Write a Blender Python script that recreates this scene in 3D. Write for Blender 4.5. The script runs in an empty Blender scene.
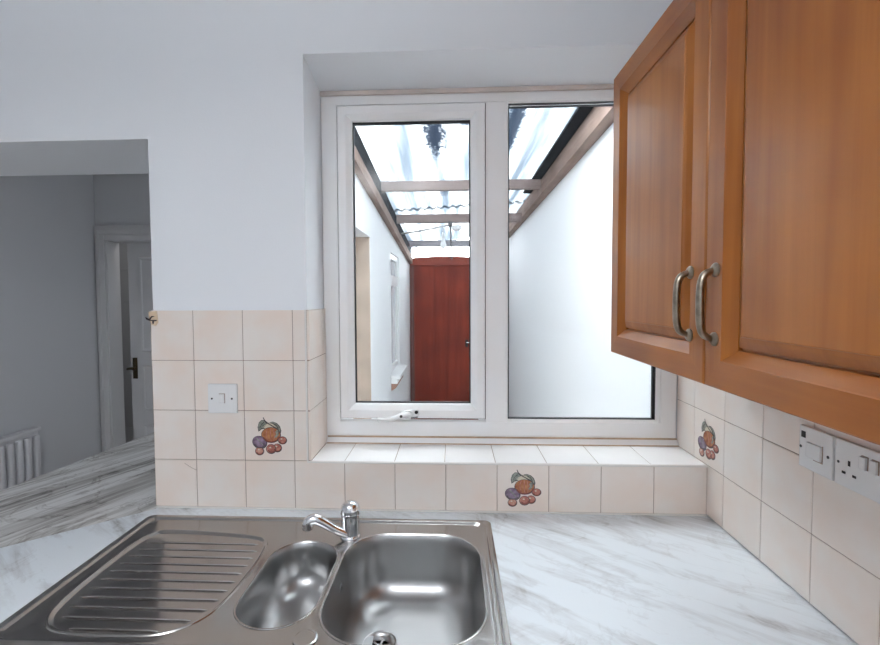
import bpy, bmesh, math, random
from mathutils import Vector, Matrix
random.seed(7)
C = bpy.context.scene.collection
PI = math.pi

# ------------------------------------------------------------------ materials
def mat(name, col, rough=.5, metal=0., spec=.5, coat=0., bump=0., bscale=200., vary=0., vscale=6., vcol=None):
    m = bpy.data.materials.new(name); m.use_nodes = True
    nt = m.node_tree; b = nt.nodes['Principled BSDF']
    b.inputs['Base Color'].default_value = (*col, 1)
    b.inputs['Roughness'].default_value = rough
    b.inputs['Metallic'].default_value = metal
    b.inputs['Specular IOR Level'].default_value = spec
    b.inputs['Coat Weight'].default_value = coat
    b.inputs['Coat Roughness'].default_value = .12
    tc = nt.nodes.new('ShaderNodeTexCoord')
    if vary > 0:
        n = nt.nodes.new('ShaderNodeTexNoise'); n.inputs['Scale'].default_value = vscale; n.inputs['Detail'].default_value = 3
        r = nt.nodes.new('ShaderNodeValToRGB')
        r.color_ramp.elements[0].position = .35; r.color_ramp.elements[1].position = .65
        c2 = vcol if vcol else tuple(c * (1 - vary) for c in col)
        r.color_ramp.elements[0].color = (*c2, 1); r.color_ramp.elements[1].color = (*col, 1)
        nt.links.new(tc.outputs['Object'], n.inputs['Vector'])
        nt.links.new(n.outputs['Fac'], r.inputs['Fac']); nt.links.new(r.outputs['Color'], b.inputs['Base Color'])
    if bump > 0:
        n = nt.nodes.new('ShaderNodeTexNoise'); n.inputs['Scale'].default_value = bscale; n.inputs['Detail'].default_value = 3
        bp = nt.nodes.new('ShaderNodeBump'); bp.inputs['Strength'].default_value = bump; bp.inputs['Distance'].default_value = .002
        nt.links.new(tc.outputs['Object'], n.inputs['Vector'])
        nt.links.new(n.outputs['Fac'], bp.inputs['Height']); nt.links.new(bp.outputs['Normal'], b.inputs['Normal'])
    return m

def N(nt, t, **k):
    n = nt.nodes.new(t)
    for a, v in k.items():
        if a in n.inputs: n.inputs[a].default_value = v
        else: setattr(n, a, v)
    return n

def ramp(nt, stops):
    r = nt.nodes.new('ShaderNodeValToRGB'); e = r.color_ramp.elements
    while len(e) > 1: e.remove(e[-1])
    e[0].position, e[0].color = stops[0][0], (*stops[0][1], 1)
    for p, c in stops[1:]:
        q = e.new(p); q.color = (*c, 1)
    return r

def marble(name, ang, base, mid, dark, thr, along=1.6, across=11., rough=.32, seed=0., fine=.5, vein=.07):
    m = bpy.data.materials.new(name); m.use_nodes = True; nt = m.node_tree; b = nt.nodes['Principled BSDF']
    b.inputs['Roughness'].default_value = rough
    tc = N(nt, 'ShaderNodeTexCoord')
    mp = N(nt, 'ShaderNodeMapping', vector_type='TEXTURE'); mp.inputs['Rotation'].default_value = (0, 0, ang)
    mp.inputs['Location'].default_value = (seed, seed * .7, 0)
    nt.links.new(tc.outputs['Object'], mp.inputs['Vector'])
    def strk(al, ac, detail, dist):
        s = N(nt, 'ShaderNodeMapping'); s.inputs['Scale'].default_value = (al, ac, 1)
        nt.links.new(mp.outputs['Vector'], s.inputs['Vector'])
        n = N(nt, 'ShaderNodeTexNoise', Scale=1., Detail=detail, Roughness=.62, Distortion=dist)
        nt.links.new(s.outputs['Vector'], n.inputs['Vector']); return n
    n1 = strk(along, across, 5., .6)
    n2 = strk(along * 2.2, across * 2.6, 6., .9)
    mx = N(nt, 'ShaderNodeMix', data_type='FLOAT'); mx.inputs[0].default_value = fine * .6
    nt.links.new(n1.outputs['Fac'], mx.inputs[2]); nt.links.new(n2.outputs['Fac'], mx.inputs[3])
    wv = N(nt, 'ShaderNodeTexNoise', Scale=5., Detail=6., Roughness=.6, Distortion=1.2); nt.links.new(mp.outputs['Vector'], wv.inputs['Vector'])
    ab = N(nt, 'ShaderNodeMath', operation='SUBTRACT'); nt.links.new(wv.outputs['Fac'], ab.inputs[0]); ab.inputs[1].default_value = .5
    ab2 = N(nt, 'ShaderNodeMath', operation='ABSOLUTE'); nt.links.new(ab.outputs[0], ab2.inputs[0])
    vr = N(nt, 'ShaderNodeMapRange'); vr.inputs['From Max'].default_value = .028; vr.inputs['To Min'].default_value = vein; vr.inputs['To Max'].default_value = 0.
    nt.links.new(ab2.outputs[0], vr.inputs['Value'])
    sb = N(nt, 'ShaderNodeMath', operation='SUBTRACT'); nt.links.new(mx.outputs[0], sb.inputs[0]); nt.links.new(vr.outputs[0], sb.inputs[1]); mx = sb
    r = ramp(nt, [(thr - .17, dark), (thr - .06, mid), (thr + .05, base), (1., base)])
    nt.links.new(mx.outputs[0], r.inputs['Fac'])
    nt.links.new(r.outputs['Color'], b.inputs['Base Color'])
    return m

def wood(name, light, dark, axis='Z', rough=.3, coat=.35, scale=1., spec=.5):
    m = bpy.data.materials.new(name); m.use_nodes = True; nt = m.node_tree; b = nt.nodes['Principled BSDF']
    b.inputs['Roughness'].default_value = rough; b.inputs['Coat Weight'].default_value = coat
    b.inputs['Coat Roughness'].default_value = .16; b.inputs['Specular IOR Level'].default_value = spec
    tc = N(nt, 'ShaderNodeTexCoord'); s = N(nt, 'ShaderNodeMapping')
    v = {'X': (1.2, 26, 26), 'Y': (26, 1.2, 26), 'Z': (26, 26, 1.2)}[axis]
    s.inputs['Scale'].default_value = tuple(q * scale for q in v)
    nt.links.new(tc.outputs['Object'], s.inputs['Vector'])
    n = N(nt, 'ShaderNodeTexNoise', Scale=1., Detail=5., Roughness=.55, Distortion=.5)
    nt.links.new(s.outputs['Vector'], n.inputs['Vector'])
    n2 = N(nt, 'ShaderNodeTexNoise', Scale=4.5 * scale, Detail=2.)
    nt.links.new(tc.outputs['Object'], n2.inputs['Vector'])
    mx = N(nt, 'ShaderNodeMix', data_type='FLOAT'); mx.inputs[0].default_value = .5
    nt.links.new(n.outputs['Fac'], mx.inputs[2]); nt.links.new(n2.outputs['Fac'], mx.inputs[3])
    r = ramp(nt, [(.32, dark), (.66, light)])
    nt.links.new(mx.outputs[0], r.inputs['Fac']); nt.links.new(r.outputs['Color'], b.inputs['Base Color'])
    return m

M = {}
M['paint'] = mat('wall paint', (.80, .825, .86), .6, bump=.15, bscale=260)
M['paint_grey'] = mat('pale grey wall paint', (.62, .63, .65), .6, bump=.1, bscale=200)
M['gloss'] = mat('white gloss paint', (.66, .66, .67), .35)
M['ceiling'] = mat('ceiling paint', (.82, .83, .85), .8)
M['tile'] = mat('cream pink glazed tile', (.80, .74, .69), .3, vary=.1, vscale=9., vcol=(.80, .685, .61))
M['sill_tile'] = mat('pale glazed sill tile', (.88, .87, .86), .28, vary=.04, vscale=8.)
M['grout'] = mat('brown grey grout', (.36, .27, .22), .8)
M['sealant'] = mat('white sealant', (.75, .72, .69), .45)
M['stained_sealant'] = mat('ochre stained sealant', (.62, .45, .31), .5, vary=.3, vscale=14.)
M['upvc'] = mat('white plastic frame', (.86, .87, .885), .28, vary=.05, vscale=5., vcol=(.86, .845, .835))
M['gasket'] = mat('black rubber gasket', (.015, .017, .02), .5)
M['sash_gap'] = mat('dark dirt line', (.10, .085, .075), .7)
M['plastic'] = mat('white plastic fitting', (.80, .80, .80), .25)
M['dark'] = mat('dark recess', (.01, .01, .01), .6)
M['worktop'] = marble('pale marble laminate', math.radians(-35), (.78, .83, .87), (.62, .645, .67), (.29, .285, .28), .47, along=2.0, across=11., fine=.6, vein=.045)
M['return_top'] = marble('streaked marble laminate', math.radians(66), (.74, .74, .73), (.40, .385, .365), (.09, .082, .075), .495, along=1.1, across=15., seed=1.3, fine=.6)
M['core'] = mat('worktop edge', (.55, .55, .53), .5)
M['cab'] = wood('honey varnished timber', (.46, .168, .034), (.26, .072, .0105), rough=.34, coat=.16, spec=.3)
M['cab_y'] = wood('honey varnished timber rail', (.44, .155, .031), (.25, .068, .010), 'Y', .34, .16, spec=.3)
M['pewter'] = mat('aged pewter', (.40, .34, .27), .28, 1., vary=.35, vscale=60.)
M['chrome'] = mat('chrome', (.80, .81, .83), .06, 1.)
M['redwood'] = wood('red brown stained door timber', (.30, .05, .028), (.13, .019, .011), 'Z', .7, 0., .6, .1)
M['redwood_x'] = wood('red stained head board', (.36, .09, .06), (.2, .04, .028), 'X', .7, 0., .6, .1)
M['rafter'] = wood('weathered pink timber', (.36, .28, .26), (.23, .175, .16), 'X', .8, 0., 1., .1)
M['rafter_y'] = wood('weathered brown timber', (.34, .25, .215), (.19, .13, .105), 'Y', .8, 0., 1., .1)
M['rafter_g'] = wood('weathered grey timber', (.36, .345, .36), (.2, .185, .2), 'X', .8, 0., 1., .1)
M['flash'] = mat('dark grey lead flashing', (.024, .028, .034), .8, spec=.03, vary=.4, vscale=12.)
M['render'] = mat('white rough render', (.80, .802, .805), .8, bump=.5, bscale=70)
M['beige'] = mat('beige rendered reveal', (.55, .45, .37), .8, bump=.5, bscale=60, vary=.15, vscale=7.)
M['brick'] = mat('brown brick', (.36, .2, .15), .8)
M['conc'] = mat('grey concrete', (.42, .41, .40), .85, bump=.3, bscale=40)
M['white_old'] = mat('old white gloss', (.76, .755, .75), .4)
M['brass'] = mat('dark antique brass', (.10, .075, .045), .35, 1.)
M['rad'] = mat('white radiator enamel', (.70, .70, .72), .35)
M['floor'] = mat('beige vinyl floor', (.62, .56, .50), .5, vary=.15, vscale=5.)
M['base'] = M['cab']
M['cable'] = mat('dark cable', (.16, .15, .15), .6)
M['cable_w'] = mat('grey white cable', (.55, .52, .5), .6)
M['bulb'] = mat('frosted bulb', (.85, .85, .84), .2)
# fruit motif colours
M['f_out'] = mat('painted outline', (.07, .055, .06), .3)
M['f_orange'] = mat('painted orange fruit', (.50, .22, .09), .3, vary=.4, vscale=70., vcol=(.30, .08, .03))
M['f_plum'] = mat('painted plum', (.12, .075, .115), .3, vary=.45, vscale=60., vcol=(.30, .22, .31))
M['f_red'] = mat('painted cherry', (.56, .25, .19), .3, vary=.4, vscale=80., vcol=(.32, .085, .07))
M['f_pink'] = mat('painted pale berry', (.62, .36, .27), .3, vary=.4, vscale=110., vcol=(.42, .15, .11))
M['f_leaf'] = mat('painted grey green leaf', (.17, .19, .16), .3, vary=.5, vscale=120., vcol=(.32, .34, .29))
M['f_deep'] = mat('painted deep red brown', (.19, .05, .035), .3)
M['f_cream'] = mat('painted cream leaf', (.66, .6, .48), .3)

def steel(name, rough, scale):
    m = bpy.data.materials.new(name); m.use_nodes = True; nt = m.node_tree; b = nt.nodes['Principled BSDF']
    b.inputs['Base Color'].default_value = (.42, .40, .385, 1); b.inputs['Metallic'].default_value = 1.
    tc = N(nt, 'ShaderNodeTexCoord'); s = N(nt, 'ShaderNodeMapping'); s.inputs['Scale'].default_value = scale
    nt.links.new(tc.outputs['Object'], s.inputs['Vector'])
    n = N(nt, 'ShaderNodeTexNoise', Scale=1., Detail=3.)
    nt.links.new(s.outputs['Vector'], n.inputs['Vector'])
    mr = N(nt, 'ShaderNodeMapRange'); mr.inputs['To Min'].default_value = rough - .02; mr.inputs['To Max'].default_value = rough + .03
    nt.links.new(n.outputs['Fac'], mr.inputs['Value']); nt.links.new(mr.outputs['Result'], b.inputs['Roughness'])
    return m
M['steel'] = steel('brushed stainless steel', .15, (8, 300, 300))
M['bright_steel'] = mat('bright rough steel', (.62, .62, .62), .3, 1.)
M['steel_bowl'] = mat('satin stainless bowl', (.43, .43, .43), .30, 1.)

def glass():
    m = bpy.data.materials.new('window glass'); m.use_nodes = True; nt = m.node_tree
    nt.nodes.clear()
    o = N(nt, 'ShaderNodeOutputMaterial'); t = N(nt, 'ShaderNodeBsdfTransparent'); t.inputs['Color'].default_value = (.96, .97, .97, 1)
    g = N(nt, 'ShaderNodeBsdfGlossy', Roughness=.02); lw = N(nt, 'ShaderNodeLayerWeight', Blend=.5)
    pw = N(nt, 'ShaderNodeMath', operation='POWER'); nt.links.new(lw.outputs['Facing'], pw.inputs[0]); pw.inputs[1].default_value = 5.
    f = N(nt, 'ShaderNodeMath', operation='MULTIPLY_ADD'); nt.links.new(pw.outputs[0], f.inputs[0]); f.inputs[1].default_value = .5; f.inputs[2].default_value = .012
    x = N(nt, 'ShaderNodeMixShader')
    nt.links.new(f.outputs[0], x.inputs[0]); nt.links.new(t.outputs[0], x.inputs[1]); nt.links.new(g.outputs[0], x.inputs[2])
    nt.links.new(x.outputs[0], o.inputs['Surface']); return m
M['glass'] = glass()

def roofmat(moss):
    m = bpy.data.materials.new('weathered translucent roof sheet'); m.use_nodes = True; nt = m.node_tree
    nt.nodes.clear()
    o = N(nt, 'ShaderNodeOutputMaterial'); t = N(nt, 'ShaderNodeBsdfTranslucent'); d = N(nt, 'ShaderNodeBsdfDiffuse')
    tr = N(nt, 'ShaderNodeBsdfTransparent')
    tc = N(nt, 'ShaderNodeTexCoord'); s = N(nt, 'ShaderNodeMapping'); s.inputs['Scale'].default_value = (11., .6, 1)
    nt.links.new(tc.outputs['Object'], s.inputs['Vector'])
    n = N(nt, 'ShaderNodeTexNoise', Scale=1., Detail=4.); nt.links.new(s.outputs['Vector'], n.inputs['Vector'])
    r = ramp(nt, [(.34, (.24, .265, .29)), (.45, (.35, .37, .39)), (.57, (.52, .525, .527))]); nt.links.new(n.outputs['Fac'], r.inputs['Fac'])
    col = r.outputs['Color']
    # moss and dirt patches with a shape of their own
    n3 = N(nt, 'ShaderNodeTexNoise', Scale=55., Detail=4., Roughness=.7); nt.links.new(tc.outputs['Object'], n3.inputs['Vector'])
    for (cx, cy, rx, ry, strength) in moss:
        mp = N(nt, 'ShaderNodeMapping'); mp.inputs['Location'].default_value = (-cx / rx, -cy / ry, 0); mp.inputs['Scale'].default_value = (1 / rx, 1 / ry, 0)
        nt.links.new(tc.outputs['Object'], mp.inputs['Vector'])
        ln = N(nt, 'ShaderNodeVectorMath', operation='LENGTH'); nt.links.new(mp.outputs['Vector'], ln.inputs[0])
        a = N(nt, 'ShaderNodeMath', operation='SUBTRACT'); a.inputs[0].default_value = 1.; nt.links.new(ln.outputs['Value'], a.inputs[1])
        c = N(nt, 'ShaderNodeMath', operation='MULTIPLY_ADD'); nt.links.new(a.outputs[0], c.inputs[0]); c.inputs[1].default_value = .35
        nt.links.new(n3.outputs['Fac'], c.inputs[2])
        k = N(nt, 'ShaderNodeMapRange'); k.inputs['From Min'].default_value = .56; k.inputs['From Max'].default_value = .64; k.inputs['To Max'].default_value = strength
        nt.links.new(c.outputs[0], k.inputs['Value'])
        g = N(nt, 'ShaderNodeMath', operation='GREATER_THAN'); nt.links.new(a.outputs[0], g.inputs[0]); g.inputs[1].default_value = 0.
        h = N(nt, 'ShaderNodeMath', operation='MULTIPLY'); nt.links.new(k.outputs[0], h.inputs[0]); nt.links.new(g.outputs[0], h.inputs[1])
        mx = N(nt, 'ShaderNodeMix', data_type='RGBA'); nt.links.new(h.outputs[0], mx.inputs[0]); nt.links.new(col, mx.inputs[6]); mx.inputs[7].default_value = (.07, .085, .11, 1)
        col = mx.outputs[2]
    nt.links.new(col, t.inputs['Color']); nt.links.new(col, d.inputs['Color'])
    x = N(nt, 'ShaderNodeMixShader'); x.inputs[0].default_value = .08
    nt.links.new(t.outputs[0], x.inputs[1]); nt.links.new(d.outputs[0], x.inputs[2])
    nt.links.new(x.outputs[0], o.inputs['Surface']); return m

# ------------------------------------------------------------------ mesh helpers
def obj(name, bm, m, parent=None, smooth=False, loc=None, angle=40):
    bmesh.ops.remove_doubles(bm, verts=bm.verts, dist=1e-6)
    bmesh.ops.recalc_face_normals(bm, faces=bm.faces)
    me = bpy.data.meshes.new(name); bm.to_mesh(me); bm.free()
    o = bpy.data.objects.new(name, me); C.objects.link(o)
    for q in (m if isinstance(m, (list, tuple)) else [m]): me.materials.append(q)
    if smooth:
        for p in me.polygons: p.use_smooth = True
        try: me.set_sharp_from_angle(angle=math.radians(angle))
        except Exception: pass
    if parent is not None:
        o.parent = parent
        o.matrix_parent_inverse = Matrix.Translation(-Vector(parent_loc(parent)))
    return o

def parent_loc(p):
    l = Vector(p.location); 
    while p.parent is not None:
        p = p.parent
        if p.type == 'EMPTY': l = Vector(p.location)
    return l

def empty(name, label, cat, loc=(0, 0, 0), group=None, kind=None):
    o = bpy.data.objects.new(name, None); C.objects.link(o); o.location = loc; o.empty_display_size = .05
    if label: o['label'] = label
    if cat: o['category'] = cat
    if group: o['group'] = group
    if kind: o['kind'] = kind
    return o

def tag(o, label=None, cat=None, group=None, kind=None):
    if label: o['label'] = label
    if cat: o['category'] = cat
    if group: o['group'] = group
    if kind: o['kind'] = kind
    return o

def sub(name, bm, m, parent, **k):           # part of a mesh part (no empties between)
    o = obj(name, bm, m, None, **k)
    o.parent = parent
    o.matrix_parent_inverse = parent_world(parent).inverted()
    return o

def parent_world(o):
    mw = o.matrix_parent_inverse @ Matrix.Translation(o.location) if o.parent else Matrix.Translation(o.location)
    return (parent_world(o.parent) @ mw) if o.parent else mw

def box(bm, x0, x1, y0, y1, z0, z1, bev=0.):
    t = bmesh.new()
    v = [t.verts.new((x, y, z)) for x in (x0, x1) for y in (y0, y1) for z in (z0, z1)]
    for f in ((0, 1, 3, 2), (4, 6, 7, 5), (0, 4, 5, 1), (2, 3, 7, 6), (0, 2, 6, 4), (1, 5, 7, 3)):
        t.faces.new([v[i] for i in f])
    if bev > 0:
        bmesh.ops.bevel(t, geom=list(t.edges), offset=bev, segments=2, profile=.5, affect='EDGES')
    merge(bm, t)

def merge(bm, t):
    bmesh.ops.recalc_face_normals(t, faces=t.faces)
    mp = {v: bm.verts.new(v.co) for v in t.verts}
    for f in t.faces:
        try: bm.faces.new([mp[v] for v in f.verts])
        except ValueError: pass
    t.free()

def BX(*a, **k):
    bm = bmesh.new(); box(bm, *a, **k); return bm

def prism(bm, pts, ax, a, b):
    """extrude polygon pts (2D) along axis ax from a to b"""
    def P(p, t): return {'X': (t, p[0], p[1]), 'Y': (p[0], t, p[1]), 'Z': (p[0], p[1], t)}[ax]
    A = [bm.verts.new(P(p, a)) for p in pts]; B = [bm.verts.new(P(p, b)) for p in pts]
    bm.faces.new(A); bm.faces.new(list(reversed(B)))
    n = len(pts)
    for i in range(n): bm.faces.new([A[i], A[(i + 1) % n], B[(i + 1) % n], B[i]])

def loft(bm, loops, cap0=False, cap1=False, closed=False):
    L = [[bm.verts.new(p) for p in l] for l in loops]
    n = len(L[0]); rng = range(len(L)) if closed else range(len(L) - 1)
    for i in rng:
        a, b = L[i], L[(i + 1) % len(L)]
        for j in range(n): bm.faces.new([a[j], a[(j + 1) % n], b[(j + 1) % n], b[j]])
    if cap0: bm.faces.new(L[0])
    if cap1: bm.faces.new(L[-1])
    return L

def ring(bm, plane, r, prof, closed=True, cap=False):
    """mitred moulding round a rectangle; r=(u0,u1,v0,v1); prof=[(inset, depth)]
       plane 'XZ' -> depth is Y ; plane 'YZ' -> depth is X"""
    u0, u1, v0, v1 = r; loops = []
    for d, h in prof:
        q = [(u0 + d, v0 + d), (u1 - d, v0 + d), (u1 - d, v1 - d), (u0 + d, v1 - d)]
        loops.append([(a, h, b) if plane == 'XZ' else (h, a, b) for a, b in q])
    loft(bm, loops, closed=closed, cap1=cap)

def tube(bm, pts, rad, seg=12, caps=True, squash=1.):
    pts = [Vector(p) for p in pts]; rs = rad if isinstance(rad, (list, tuple)) else [rad] * len(pts)
    loops = []; up = None
    for i, p in enumerate(pts):
        t = (pts[min(i + 1, len(pts) - 1)] - pts[max(i - 1, 0)]).normalized()
        if up is None:
            up = Vector((0, 0, 1)) if abs(t.z) < .9 else Vector((1, 0, 0))
        s = t.cross(up).normalized(); up = s.cross(t).normalized()
        loops.append([p + (s * math.cos(2 * PI * k / seg) + up * math.sin(2 * PI * k / seg) * squash) * rs[i] for k in range(seg)])
    loft(bm, loops, caps, caps)

def lathe(bm, c, prof, seg=24, ax='Z', cap=True):
    """prof = [(radius, height)]"""
    loops = []
    for r, h in prof:
        l = []
        for k in range(seg):
            a = 2 * PI * k / seg; x, y = r * math.cos(a), r * math.sin(a)
            l.append({'Z': (c[0] + x, c[1] + y, c[2] + h), 'Y': (c[0] + x, c[1] + h, c[2] + y), 'X': (c[0] + h, c[1] + x, c[2] + y)}[ax])
        loops.append(l)
    loft(bm, loops, cap, cap)

def rrect(cx, cy, a, b, r, n=10):
    """rounded rectangle, half sizes a,b; counter-clockwise, 4*(n+1) points"""
    r = min(r, a - 1e-4, b - 1e-4); out = []
    for qx, qy, a0 in ((1, 1, 0), (-1, 1, PI / 2), (-1, -1, PI), (1, -1, 1.5 * PI)):
        for k in range(n + 1):
            t = a0 + PI / 2 * k / n
            out.append((cx + qx * (a - r) + r * math.cos(t), cy + qy * (b - r) + r * math.sin(t)))
    return out

def smooth_path(pts, n=6):
    P = [Vector(p) for p in pts]; out = []
    for i in range(len(P) - 1):
        a, b, c, d = P[max(i - 1, 0)], P[i], P[i + 1], P[min(i + 2, len(P) - 1)]
        for k in range(n):
            t = k / n
            out.append(.5 * ((2 * b) + (c - a) * t + (2 * a - 5 * b + 4 * c - d) * t * t + (3 * b - a - 3 * c + d) * t ** 3))
    out.append(P[-1]); return out

def smooth_loop(pts, n=5):
    P = [Vector((*p, 0)) for p in pts]; out = []; m = len(P)
    for i in range(m):
        a, b, c, d = P[i - 1], P[i], P[(i + 1) % m], P[(i + 2) % m]
        for k in range(n):
            t = k / n
            v = .5 * ((2 * b) + (c - a) * t + (2 * a - 5 * b + 4 * c - d) * t * t + (3 * b - a - 3 * c + d) * t ** 3)
            out.append((v.x, v.y))
    return out

def shrink(pts, d):
    """inset a CCW 2D loop"""
    n = len(pts); out = []
    for i in range(n):
        a, b = Vector(pts[i - 1]), Vector(pts[(i + 1) % n]); t = (b - a).normalized()
        out.append((pts[i][0] - t.y * d, pts[i][1] + t.x * d))
    return out

def struct(name, bm, m, label=None, **k):
    return tag(obj(name, bm, m, **k), label, None, None, 'structure')

P = .15                       # tile pitch
ZC = .90                      # worktop height
ZS = 1.048                    # tiled sill height
XR = 1.499                    # face of right hand tiles
TOPW = 1.498                  # top of the tiled splashback

# ------------------------------------------------------------------ room shell
b = bmesh.new()
WY0, WY1 = .007, .37
box(b, -.125, .342, WY0, WY1, 0, 2.50)                       # pier between opening and window
box(b, .342, 1.507, WY0, WY1, 0, ZS - .008)                  # under the sill
prism(b, [(WY0, 2.236), (.185, 2.2015), (.255, 2.2015), (WY1, 2.32), (WY1, 2.50), (WY0, 2.50)], 'X', .342, 1.507)   # above window, soffit falls outwards
box(b, -2.3, -.125, WY0, WY1, 2.004, 2.50)                   # lintel over the opening
struct('wall_window', b, M['paint'])
struct('wall_right', BX(1.507, 1.62, -3.1, WY1, 0, 2.50), M['paint'])
struct('wall_left', BX(-2.32, -2.2, -3.1, .45, -.05, 2.56), M['paint'])
struct('wall_back', BX(-2.2, 1.507, -3.2, -3.08, 0, 2.5), M['paint'])
struct('floor', BX(-2.2, 1.507, -3.1, .007, -.05, 0), M['floor'])
struct('ceiling', BX(-2.3, 1.6, -3.2, 0.007, 2.45, 2.56), M['ceiling'])
# next room through the opening
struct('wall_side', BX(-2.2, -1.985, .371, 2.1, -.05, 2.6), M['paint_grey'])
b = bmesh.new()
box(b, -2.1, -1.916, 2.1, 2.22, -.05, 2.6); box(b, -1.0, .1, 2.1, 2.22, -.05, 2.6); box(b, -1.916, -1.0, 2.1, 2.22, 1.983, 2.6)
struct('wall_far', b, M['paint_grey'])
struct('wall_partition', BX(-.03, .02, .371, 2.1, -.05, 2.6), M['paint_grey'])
struct('floor_next', BX(-2.1, 0.02, .007, 3.4, -.1, -.05), M['floor']).name = 'floor_hall'
struct('ceiling_hall', BX(-2.1, -.03, .37, 3.4, 2.5, 2.56), M['ceiling'])
b = bmesh.new()
for k in range(9):                                            # panelled hall wall
    box(b, -3.4, -.6, 3.0, 3.08, -.05 + k * .31, -.05 + k * .31 + .304, .003)
box(b, -3.4, -.6, 3.006, 3.09, -.05, 2.6)
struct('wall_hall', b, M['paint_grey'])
b = bmesh.new(); box(b, -3.45, -3.4, 2.2, 3.1, -.05, 2.6); box(b, -3.4, -2.1, 2.15, 2.22, -.05, 2.6); box(b, -3.4, -.6, 2.2, 3.1, 2.5, 2.6); box(b, -3.4, -2.1, 2.2, 3.1, -.1, -.05)
box(b, -.62, -.55, 2.22, 3.1, -.05, 2.6)
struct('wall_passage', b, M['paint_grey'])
# architrave + door of the next room
b = bmesh.new()
for (x0, x1) in ((-1.977, -1.9045), (-1.0005, -.93)):
    box(b, x0, x1, 2.078, 2.0995, -.05, 2.0195, .004)
    box(b, x0 + .018, x0 + .034, 2.07, 2.0785, -.05, 2.0515, .003)
box(b, -1.977, -.93, 2.078, 2.0995, 2.0205, 2.092, .004); box(b, -1.959, -.948, 2.07, 2.0785, 2.052, 2.068, .003)
box(b, -1.9155, -1.898, 2.0995, 2.235, -.05, 1.974, .002); box(b, -1.06, -1.001, 2.0865, 2.235, -.05, 1.974, .002)
box(b, -1.914, -1.001, 2.1005, 2.235, 1.975, 1.9825, .002)
box(b, -1.904, -1.001, 2.08, 2.0995, 1.976, 2.0195, .002)
struct('trim_1', b, M['gloss'], 'white moulded architrave round the inner doorway of the dark room')
dr = empty('door_1', 'white panelled inner door standing ajar, with dark brass handle', None, (-1.07, 2.15, 0), kind='structure')
w = .75; b = bmesh.new()
box(b, -w, 0, 0, .035, -.03, 1.975, .002)
lf = obj('door_leaf', b, M['gloss'], dr)
b = bmesh.new()
for (u0, u1) in ((-.655, -.41), (-.34, -.095)):
    for (z0, z1) in ((.14, .52), (.62, 1.0), (1.1, 1.86)):
        ring(b, 'XZ', (u0, u1, z0, z1), [(0, .002), (.008, -.008), (.02, -.006), (.03, .002)])
sub('panel_moulding', b, M['gloss'], lf)
b = bmesh.new(); box(b, -.731, -.691, -.007, .001, .885, 1.055, .003); lathe(b, (-.706, -.004, .97), [(.013, 0), (.013, -.03)], 12, 'Y')
tube(b, [(-.706, -.032, .972), (-.73, -.04, .972), (-.752, -.04, .967)], [.011, .010, .008], 10)
sub('door_handle', b, M['brass'], lf, smooth=True)
for o in list(dr.children): o.matrix_parent_inverse = Matrix.Identity(4)
lf_w = parent_world(lf)
for o in lf.children: o.matrix_parent_inverse = Matrix.Identity(4)
dr.rotation_euler = (0, 0, math.radians(-5))
# radiator
rd = empty('radiator', 'white fluted panel radiator on the grey wall of the dark next room', 'radiator', (-1.9, .8, .1))
b = bmesh.new(); y0, y1 = .45, 1.488; n = 18
box(b, -1.945, -1.921, y0, y1, .13, .69, .006)
for k in range(n):
    c = y0 + .03 + (y1 - y0 - .06) * k / (n - 1)
    t = bmesh.new(); box(t, -1.925, -1.896, c - .017, c + .017, .165, .655, .008); merge(b, t)
obj('panel', b, M['rad'], rd, smooth=True, angle=50)
obj('top_rail', BX(-1.95, -1.9, y0 - .002, y1 + .002, .68, .703, .004), M['rad'], rd)
obj('bracket', BX(-1.985, -1.945, .6, .64, .2, .65), M['rad'], rd)
obj('bracket', BX(-1.985, -1.945, 1.3, 1.34, .2, .65), M['rad'], rd)
b = bmesh.new(); tube(b, [(-1.925, .47, .135), (-1.925, .47, -.05)], .008, 10); obj('pipe', b, M['rad'], rd)

# ------------------------------------------------------------------ tiles
def tile_boxes(bm, us, vs, put, gap=.0016, bev=.0012):
    for i in range(len(us) - 1):
        for j in range(len(vs) - 1):
            put(bm, us[i] + gap / 2, us[i + 1] - gap / 2, vs[j] + gap / 2, vs[j + 1] - gap / 2, bev)
def tiling(name, label, us, vs, put, back, material=None, skip=()):
    b = bmesh.new()
    for i in range(len(us) - 1):
        for j in range(len(vs) - 1):
            if (i, j) in skip: continue
            put(b, us[i] + .0009, us[i + 1] - .0009, vs[j] + .0009, vs[j + 1] - .0009)
    o = struct(name, b, material or M['tile'], label)
    g = sub('grout', back, M['grout'], o)
    return o
fr = lambda b, u0, u1, v0, v1: box(b, u0, u1, 0, .007, v0, v1, .0012)
rows = [ZS, ZS + P, ZS + 2 * P, TOPW]
g = BX(-.13, .340, .0012, .0068, ZS, TOPW - .001)
tiling('trim_2', 'cream tiles on the pier beside the opening, four tiles wide', [-.13, 0, P, 2 * P, .342], rows, fr, g, skip=((2, 0),))
us = [-.13] + [k * P for k in range(10)] + [XR]
g = BX(-.13, XR, .0012, .0068, ZC + .004, ZS - .002)
t3 = tiling('trim_3', 'low row of cream tiles between worktop and sill', us, [ZC + .004, ZS], fr, g, skip=((7, 0),))
b = bmesh.new(); prism(b, [(-.037, 1.0365), (-.018, 1.024), (.000, 1.0155), (.000, 1.0165), (-.018, 1.0252), (-.037, 1.0375)], 'Y', -.0004, .001)
sub('crack', b, M['grout'], t3)
rt = lambda b, u0, u1, v0, v1: box(b, XR, XR + .0075, u0, u1, v0, v1, .0012)
ys = [-.076 - P * k for k in range(9, -3, -1)] + [.18]
ys = [y for y in ys if y < .181]
g = BX(XR + .0014, XR + .0078, ys[0], .18, ZC + .004, TOPW)
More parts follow.
